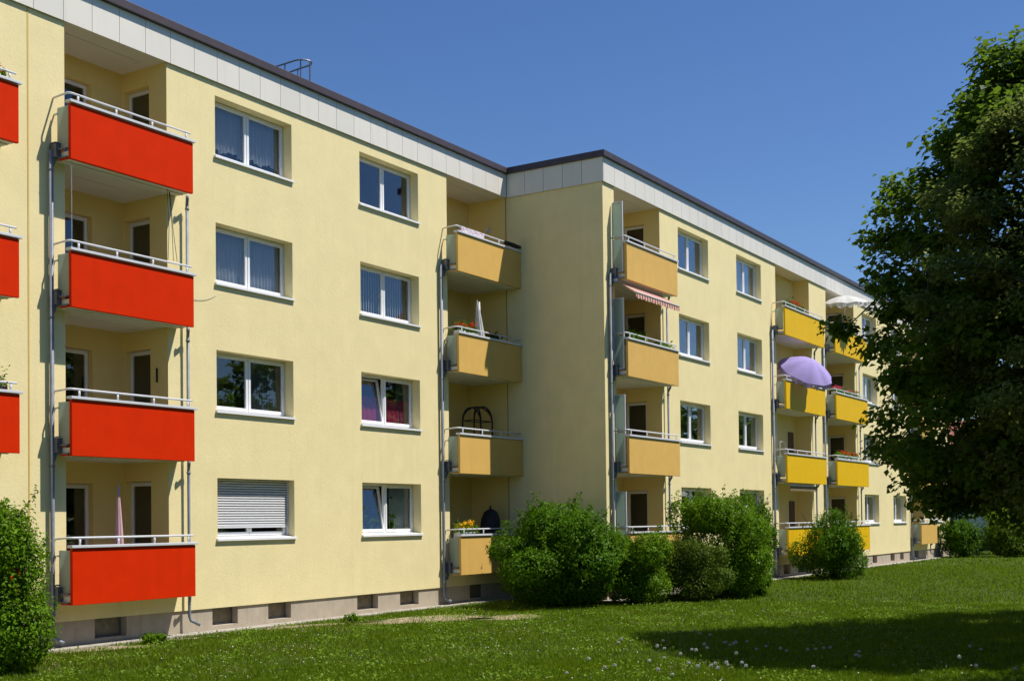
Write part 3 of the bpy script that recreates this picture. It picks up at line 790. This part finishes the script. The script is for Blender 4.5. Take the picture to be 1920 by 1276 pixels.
g = MB(); g.quad((-900, -900, 0), (900, -900, 0), (900, 900, 0), (-900, 900, 0)); struct(g.build('lawn_ground', groundmat()))
# gravel strip along the walls
g = MB(); GRAV = mat('concrete_strip', (.36, .33, .28), .95, var=.12, vs=5, bump=.7, bs=40, spec=.1)
def strip(x0, x1, y0, y1):
    x = x0
    while x < x1: g.box(x, min(x + .98, x1), y0, y1, .0, .035); x += 1.0
strip(XL, 30.4, YA - .42, YA + .03); strip(XJ - .4, 68, YB - .42, YB + .03)
struct(g.build('paving_strip', GRAV))
rng = np.random.default_rng(11)
SOIL = mat('bare_earth', (.36, .29, .20), .95, c2=(.24, .19, .12), vs=6, bump=.8, bs=20, spec=.05)
PATCH = [(15.3, 18.7, 1.1, .4), (23.3, 17.1, 1.9, .9), (24.6, 15.6, 1.0, .7), (17.2, 18.8, .8, .16), (21, 18.4, 1.6, .3)]
g = MB()
for (cx, cy, a, b_) in PATCH:
    n = 40; o_ = len(g.v)
    for i in range(n):
        t = 2 * math.pi * i / n; q = 1 + .18 * math.sin(3 * t + cx) + .10 * math.sin(7 * t + cy * 3) + .06 * math.sin(13 * t)
        X_ = a * q * math.cos(t); Y_ = b_ * q * math.sin(t); g.v.append((cx + X_ * .85 + Y_ * .53, cy + Y_ * .85 - X_ * .35, .005))
    g.f.append(tuple(range(o_, o_ + n))); g.m.append(0)
struct(g.build('bare_soil', SOIL))

# grass blades
def in_patch(X, Y):
    k = np.zeros(len(X), bool)
    for (cx, cy, a, b_) in PATCH:
        dx, dy = X - cx, Y - cy
        u = (dx * .85 - dy * .53) / a; v = (dx * .35 + dy * .85) / b_; k |= (u*u + v*v) < .85
    return k
def grass(n, d0, d1, hgt, wid, rng, clump=0):
    az = rng.uniform(R(33), R(84), n); d = np.sqrt(rng.uniform(d0*d0, d1*d1, n))
    X = d * np.sin(az); Y = d * np.cos(az)
    ok = (Y < np.where(X < XJ - .3, YA - .40, YB - .40)) & ~(in_patch(X, Y) & (rng.random(n) < .84))
    X, Y = X[ok], Y[ok]; n = len(X)
    tall = .45 + .5 * (np.sin(X * 5.1 + 2 * np.sin(Y * 3)) * np.sin(Y * 6.3 + X) > .35) * rng.random(n) + .55 * (np.sin(X * 1.3 + 1.7 * np.sin(Y * .9)) * np.sin(Y * 1.7 + X * .4) * .5 + .5) + rng.exponential(.18, n)
    h_ = hgt * tall * rng.uniform(.6, 1.1, n); wd = wid * rng.uniform(.7, 1.3, n)
    a = rng.uniform(0, 2*np.pi, n); ln = h_ * rng.uniform(.1, .7, n); b = rng.uniform(0, 2*np.pi, n)
    V = np.zeros((n, 3, 3))
    V[:, 0] = np.column_stack([X - np.cos(a)*wd, Y - np.sin(a)*wd, np.zeros(n)]); V[:, 1] = np.column_stack([X + np.cos(a)*wd, Y + np.sin(a)*wd, np.zeros(n)])
    V[:, 2] = np.column_stack([X + np.cos(b)*ln, Y + np.sin(b)*ln, h_])
    return V.reshape(-1, 3)
GRASSM = leafmat('grass_blade', (.062, .125, .001), (.165, .26, .006), .35, .5, c=(.14, .20, .008), pale=(.27, .33, .08))
V = np.vstack([grass(360000, 12, 20, .065, .005, rng), grass(260000, 20, 34, .07, .008, rng), grass(150000, 34, 60, .075, .016, rng), grass(60000, 60, 95, .09, .035, rng)])
go = np_mesh('grass', V, 3, GRASSM); struct(go, 'stuff', 'short mown green grass of the lawn')
# daisies: tiny white heads, uncountable
n = 3600; az = rng.uniform(R(34), R(81), n); d = np.sqrt(rng.uniform(12**2, 34**2, n)); X = d*np.sin(az); Y = d*np.cos(az)
msk = np.sin(X * .8 + 2) * np.sin(Y * .9 + 1) + .6 * np.sin(X * 2.1) * np.cos(Y * 1.9) + rng.normal(0, .35, n) > .25
msk &= (Y < np.where(X < XJ, YA - .8, YB - .8)); X, Y = X[msk], Y[msk]
P = np.column_stack([X, Y, rng.uniform(.05, .10, len(X))])
DAISY = leafmat('daisy_petal', (.62, .62, .56), (.75, .74, .62), .2)
V = leaves_mesh(P, np.tile([0, -.2, 1.], (len(P), 1)), .022, rng, jit=.3, asp=1.0, fold=.0)
struct(np_mesh('daisies', V, 4, DAISY), 'stuff', 'scattered tiny white daisies in the lawn')
# weeds low broadleaf near wall and in lawn
n = 70000; az = rng.uniform(R(34), R(82), n); d = np.sqrt(rng.uniform(12**2, 34**2, n)); X = d*np.sin(az); Y = d*np.cos(az)
msk = (np.sin(X * 1.9 + 1 + np.sin(Y)) * np.sin(Y * 2.3 + .6 + np.sin(X * 1.3)) + .5 * np.sin(X * 5.3) * np.sin(Y * 6.1) + rng.normal(0, .35, n) > .42) & (Y < np.where(X < XJ, YA - .5, YB - .5)); X, Y = X[msk], Y[msk]
P = np.column_stack([X, Y, rng.uniform(.02, .085, len(X))])
WEED = leafmat('weed_leaf', (.08, .17, .005), (.19, .29, .03), .3)
struct(np_mesh('clover', leaves_mesh(P, np.tile([0, -.3, 1.], (len(P), 1)), .05, rng, jit=.6, asp=.7), 4, WEED), 'stuff', 'low broad leaved weeds in the lawn')
n = 15000; az = rng.uniform(R(34), R(80), n); d = np.sqrt(rng.uniform(12**2, 30**2, n)); X = d*np.sin(az); Y = d*np.cos(az)
msk = (np.sin(X * .9 - 1) * np.sin(Y * 1.6 + 2) + .4 * np.sin(X * 3.3 + Y) + rng.normal(0, .3, n) > .7) & (Y < np.where(X < XJ, YA - .5, YB - .5)); X, Y = X[msk], Y[msk]
P = np.column_stack([X, Y, rng.uniform(.03, .09, len(X))])
STRAW = leafmat('dry_grass_blade', (.24, .20, .09), (.36, .31, .15), .2)
struct(np_mesh('dry_grass', leaves_mesh(P, np.tile([0, -.8, .6], (len(P), 1)), .07, rng, jit=.8, asp=.14), 4, STRAW), 'stuff', 'dry straw coloured grass in worn patches')
# dandelion clocks
HEAD = clothmat('dandelion_seed', (.62, .62, .58), .5)
dl = [(18.41, 8.2), (18.66, 8.07), (17.46, 7.95), (16.13, 6.89), (15.94, 8.73), (19.34, 6.31), (18.92, 6.78), (18.91, 6.43), (19.69, 9.31), (20.72, 9.05), (19.66, 8.05), (19.42, 7.31), (18.53, 4.07), (20.66, 4.37), (15.63, 8.16), (15.56, 7.45), (16.34, 6.76), (16.93, 6.76)]
r2 = random.Random(3)
for (x, y) in list(dl):
    for _ in range(2): dl.append((x + r2.gauss(0, .5), y + r2.gauss(0, .4)))
proto = None
for (x, y) in dl:
    hh = r2.uniform(.14, .26)
    if proto is None:
        st = MB(); st.tube([(0, 0, 0), (.006, .004, .1), (0, .01, .2)], [.004, .003, .003], 5)
        e = empty('dandelion', (0, 0, 0), 'white dandelion seed head on a thin stalk in the foreground lawn', 'dandelion', 'dandelion clocks in the foreground lawn')
        st.build('stem', LEAF_BUSH2, e)
        rg = np.random.default_rng(1); dr = rg.normal(size=(160, 3)); dr /= np.linalg.norm(dr, axis=1)[:, None]
        hd = np_mesh('seed_head', leaves_mesh(dr * .018 + [0, .01, .205], dr, .014, rg, jit=.25, asp=.8), 4, HEAD, e)
        proto = e
    else:
        e = proto.copy(); COL.objects.link(e)
        for ch in proto.children: c = ch.copy(); COL.objects.link(c); c.parent = e
    e.location = (x, y, 0); e.scale = (1.15, 1.15, hh / .2); e.rotation_euler = (0, 0, r2.uniform(0, 6))

# ------------------------------------------------------------------ shrubs
def shrub(name, x, y, r, h, n, leaf, size, label, seed, lobes=14, ax=1.0, droop=0, low=.12, cat='bush', mats=None, spike=.10):
    rng = np.random.default_rng(seed)
    e = empty(name, (x, y, 0), label, cat)
    C = []; 
    for i in range(lobes):
        a = rng.uniform(0, 2*np.pi); q = r * .72 * math.sqrt(rng.random()); z = h * rng.uniform(.27, .80)
        q *= 1 - .5 * max(0, z / h - .45)
        C.append((q*math.cos(a)*ax, q*math.sin(a), z, rng.uniform(.22, .42) * r, rng.uniform(.13, .23) * h))
    C.append((0, 0, h * .45, r * .62, h * .36)); C.append((0, 0, h * .22, r * .74, h * .24))
    C = np.array(C); wgt = C[:, 3]**2 ; idx = rng.choice(len(C), n, p=wgt/wgt.sum())
    D = rng.normal(size=(n, 3)); D /= np.linalg.norm(D, axis=1)[:, None]
    # twigs: points pulled to clumps
    K = rng.normal(size=(n // 26 + 1, 3)); K /= np.linalg.norm(K, axis=1)[:, None]
    g_ = rng.integers(0, len(K), n); gl = rng.choice(len(C), len(K), p=wgt/wgt.sum()); idx = np.where(rng.random(n) < .78, gl[g_], idx)
    D2 = K[g_] + rng.normal(size=(n, 3)) * .13; D2 /= np.linalg.norm(D2, axis=1)[:, None]
    D = np.where((rng.random(n) < .82)[:, None], D2, D)
    rad = 1 - np.abs(rng.normal(0, .16, n)); ext = rng.random(len(K)) ** 4 * spike * 4.5
    rad = rad + ext[g_] * rng.random(n) * np.clip(D[:, 2] + .5, 0, 1)
    P = C[idx, :3] + D * rad[:, None] * np.column_stack([C[idx, 3]*ax, C[idx, 3], C[idx, 4]])
    k = (P[:, 2] > low * rng.random(n)) & (P[:, 2] < h * 1.06); P = P[k]; D = D[k]
    nsh = int(n / 330) + 6; base = rng.integers(0, len(P), nsh * 6); base = base[(P[base, 2] > h * .45) & (D[base, 2] > .1)][:nsh]
    PP, DD = [P], [D]
    for q in base:
        L_ = rng.uniform(.12, .42) * min(1.2, h / 2.4); m_ = int(10 + L_ * 55); t_ = rng.random(m_)[:, None]
        dv = D[q] * .55 + [0, 0, 1.0] + rng.normal(size=3) * .25; dv /= np.linalg.norm(dv)
        PP.append(P[q] + dv * t_ * L_ + rng.normal(size=(m_, 3)) * (.045 * (1.15 - t_))); DD.append(np.tile(dv * .4 + D[q] * .6, (m_, 1)) + rng.normal(size=(m_, 3)) * .5)
    P = np.vstack(PP); D = np.vstack(DD)
    P += [x, y, 0]
    mi = None; ms = leaf
    np_mesh('foliage', leaves_mesh(P, D + [0, 0, .35], size, rng, jit=.55), 4, ms, e)
    b = MB()
    for i in range(14):
        a = rng.uniform(0, 2*np.pi); q = r * rng.uniform(.2, .75); z = h * rng.uniform(.55, .9)
        b.tube([(x + .12*math.cos(a), y + .12*math.sin(a), -.02), (x + q*.4*math.cos(a), y + q*.4*math.sin(a), z*.45), (x + q*math.cos(a)*ax, y + q*math.sin(a), z)], [.03, .018, .006], 5)
    b.build('stem', TWIG, e)
    return e
shrub('bush', 28.5, 16.5, 2.08, 3.05, 54000, LEAF_BUSH, .085, 'biggest round green bush standing in the corner between the two blocks', 1, 12)
shrub('bush', 30.05, 14.95, 1.3, 2.1, 20000, LEAF_BUSH2, .075, 'light green low bush just right of the biggest bush', 2)
shrub('bush', 31.55, 14.0, 1.15, 1.95, 20000, LEAF_REDD, .06, 'dull olive low bush between the light green bush and the tall bright bush', 3)
shrub('bush', 33.5, 13.95, 1.86, 3.0, 46000, LEAF_BUSH2, .08, 'tall bright green bush hiding the lowest ochre balcony', 4, 11)
shrub('bush', 35.5, 13.75, .85, 3.0, 14000, LEAF_BUSH, .08, 'narrow tall green bush under the two ground windows', 5, 7)
shrub('bush', 44.75, 14.15, 1.6, 2.85, 26000, LEAF_BUSH, .085, 'rounded bush standing alone before the lowest yellow balconies', 6, 10)
shrub('bush', 12.08, 16.95, .95, 2.95, 32000, LEAF_BUSH2, .065, 'tall leafy bush cut by the left edge of the picture', 7, 10)
shrub('bush', 69.9, 15.0, 1.5, 2.5, 11000, LEAF_BUSH, .12, 'bush at the far end of the block left of its darker neighbour', 8)
shrub('bush', 70.9, 12.6, 1.7, 2.4, 11000, LEAF_MAPLE, .12, 'dark far bush at the right edge under the tree', 9)
shrub('bush', 75.5, 13.3, 2.0, 2.7, 9000, LEAF_MAPLE, .13, 'dark bush between and behind the two far bushes', 10)
shrub('small_plant', 34.2, 13.0, .28, .42, 900, LEAF_BUSH2, .07, 'small weed tuft at the foot of the tall bright bush', 12, 4)
shrub('small_plant', 47.0, 13.9, .3, .35, 700, LEAF_BUSH2, .07, 'small weed tuft right of the lone rounded bush', 13, 4)
shrub('small_plant', 16.4, 18.55, .35, .22, 900, LEAF_BUSH2, .06, 'low weed patch by the paving under the lowest red balcony', 14, 4)
shrub('small_plant', 21.9, 18.2, .22, .22, 400, LEAF_BUSH2, .06, 'low weed patch on the bare earth by the wall', 15, 4)

# ------------------------------------------------------------------ trees
def tree(x, y, trunk_h, prof, a_rad, ratio, ang, leaf, size, nleaf, nclust, label, seed, name='tree', crs=.55, base_r=.22, zmin=None):
    """prof: list of (z, relative radius). crown ellipse a_rad along ang, a_rad*ratio across"""
    rng = np.random.default_rng(seed); e = empty(name, (x, y, 0), label, 'tree')
    zs = np.array([p[0] for p in prof]); rs = np.array([p[1] for p in prof])
    ca, sa = math.cos(ang), math.sin(ang)
    cl = []
    while len(cl) < nclust:
        z = rng.uniform(zs[0], zs[-1]); q = np.interp(z, zs, rs)
        if rng.random() > q: continue
        t = rng.uniform(0, 2*np.pi); rr = q * rng.uniform(.35, 1.0) ** .5 * (1 + .13 * math.sin(3*t + z) + .15 * math.sin(5*t - z*1.9))
        u, v = a_rad * rr * math.cos(t), a_rad * ratio * rr * math.sin(t)
        cl.append((x + u*ca - v*sa, y + u*sa + v*ca, z))
    cl = np.array(cl)
    # limbs
    b = MB(); topz = zs[-1]
    trunk = [(x, y, -.1), (x + .05, y, trunk_h*.5), (x - .05, y + .05, trunk_h), (x + .1, y, trunk_h + (topz-trunk_h)*.45), (x, y + .1, topz*.93)]
    b.tube(trunk, [base_r*1.25, base_r, base_r*.85, base_r*.5, base_r*.1], 12)
    nodes = []
    for i in range(26):
        t = i / 25; z0 = trunk_h*.8 + (topz*.85 - trunk_h*.8) * t; c = cl[rng.integers(0, len(cl))]
        best = min((cl[rng.integers(0, len(cl))] for _ in range(12)), key=lambda q: abs(q[2] - (z0 + 1.3)))
        m1 = Vector((x, y, z0)).lerp(Vector(best), .5) + Vector((0, 0, .35)); r0 = base_r * .5 * (1 - t*.7)
        b.tube([(x, y, z0), tuple(m1), tuple(best)], [r0, r0*.6, r0*.2], 6); nodes += [m1, Vector(best), Vector((x, y, z0)).lerp(m1, .6)]
    nd = np.array([tuple(q) for q in nodes])
    for c in cl[::2]:
        d = np.linalg.norm(nd - c, axis=1); q = nd[np.argmin(d)]
        mid = (q + c) / 2 + rng.normal(0, .12, 3); b.tube([tuple(q), tuple(mid), tuple(c)], [.03, .018, .008], 4)
    b.build('trunk', WOOD, e, True)
    g_ = rng.integers(0, len(cl), nleaf); cs = rng.uniform(.6, 1.35, len(cl)) * crs
    D = rng.normal(size=(nleaf, 3)); D /= np.linalg.norm(D, axis=1)[:, None]
    rad = rng.random(nleaf) ** .45
    off = D * (rad * cs[g_])[:, None]; off[:, 2] *= .55
    # sprays: outward directed
    out = cl[g_] - [x, y, topz*.45]; out /= np.linalg.norm(out, axis=1)[:, None]
    P = cl[g_] + off + out * (rng.random(nleaf)**2 * .3)[:, None]
    np_mesh('crown', leaves_mesh(P, D*.5 + out*.3 + [0, 0, .8], size, rng, jit=.45, asp=.8), 4, leaf, e)
    return e
DA = math.atan2(-.44, .898)
prof_m = [(2.4, .50), (2.9, .78), (3.5, .98), (4.4, 1.06), (5.6, .98), (6.8, .88), (8.0, .86), (9.2, .76), (9.8, .50), (10.3, .44), (10.7, .26), (11.0, .1)]
tree(24.8, 3.6, 2.6, prof_m, 3.5, .84, DA, LEAF_MAPLE, .145, 84000, 470, 'big dark maple tree with hanging leafy branches at the right edge', 21, crs=.52)
tree(22.0, 2.85, 2.4, [(2.5, .6), (4, .95), (6, 1.0), (7.6, .9), (8.6, .6), (9.3, .2)], 2.05, .95, DA, LEAF_FINE, .085, 70000, 240, 'finer leaved olive green tree in front of the dark maple', 22, crs=.40, base_r=.1)
tree(30.3, .6, 2.8, prof_m, 4.6, .65, DA, LEAF_MAPLE, .18, 26000, 300, 'maple tree outside the right edge shading the lawn', 23)
tree(17.6, -1.6, 2.6, [(2.6, .4), (3.6, .9), (5, 1), (6.5, .8), (8, .3)], 3.4, .9, 0, LEAF_MAPLE, .16, 26000, 260, 'tree beside the viewer whose shade falls on the near lawn', 24)
# trees opposite, mirrored in the window glass
opp = [(-6 + 12.5 * i, -23 - 3 * (i % 3), 14.8 + .7 * ((i * 7) % 3)) for i in range(19)]
for i, (x, y, hh) in enumerate(opp):
    tree(x, y, 2.5, [(1.0, .7), (4, .98), (8, 1), (12, .85), (hh, .35)], 6.8, .95, .3 * i, LEAF_MAPLE, .55, 10000, 220, 'broad green tree across the lawn opposite the block', 40 + i, crs=1.1).__setitem__('group', 'trees across the lawn opposite the blocks')
# far trees behind the end of the block
for i, (x, y, hh, rr) in enumerate([(86, 15.5, 9, 3.2), (88, 9, 8, 3.4), (98, 19, 10, 3.6), (104, 5, 10, 4.5)]):
    lb = ['far slender tree beyond the end of the yellow block', 'far broad tree standing over the dark bushes at the right', 'far tree in front of the pale distant house', 'far big tree right of the pale distant house'][i]
    tree(x, y, 2.4, [(2.4, .4), (4, .9), (6, 1), (8, .6), (hh, .15)], rr, .9, i, LEAF_MAPLE, .30, 9000, 160, lb, 60 + i, crs=.8)

# distant house
hb = empty('distant_house', (118, 24, 0), 'pale distant house with red roof seen under the tree', 'house')
ang = R(18)
T = Matrix.Translation((120, 23, 0)) @ Matrix.Rotation(ang, 4, 'Z')
hw = mat('pale_house_render', (.55, .56, .58), .9); hr = mat('red_tile_roof', (.30, .10, .07), .9)
m = MB(); m.box(0, 10, -14, 14, 0, 8.2, 0, T); m.build('wall', hw, hb)
m = MB()
p = [T @ Vector(q) for q in ((-.5, -14.6, 8.2), (10.5, -14.6, 8.2), (10.5, 14.6, 8.2), (-.5, 14.6, 8.2), (5, -14.6, 11.4), (5, 14.6, 11.4))]
m.v += [tuple(q) for q in p]; m.f += [(0, 1, 4), (3, 5, 2), (0, 4, 5, 3), (1, 2, 5, 4), (0, 3, 2, 1)]; m.m += [0] * 5; m.build('roof', hr, hb)
for k in range(3):
    for i in range(7):
        m = MB(); y0 = -12.4 + i * 3.7; z0 = 1.1 + 2.7 * k; m.box(-.06, -.01, y0, y0 + 1.5, z0, z0 + 1.3, 0, T); o = m.build('window', PVC, hb)
        m = MB(); m.box(-.075, -.061, y0 + .1, y0 + .7, z0 + .1, z0 + 1.2, 0, T); m.box(-.075, -.061, y0 + .8, y0 + 1.4, z0 + .1, z0 + 1.2, 0, T); m.build('pane', mat('far_glass', (.05, .07, .1), .1), o)
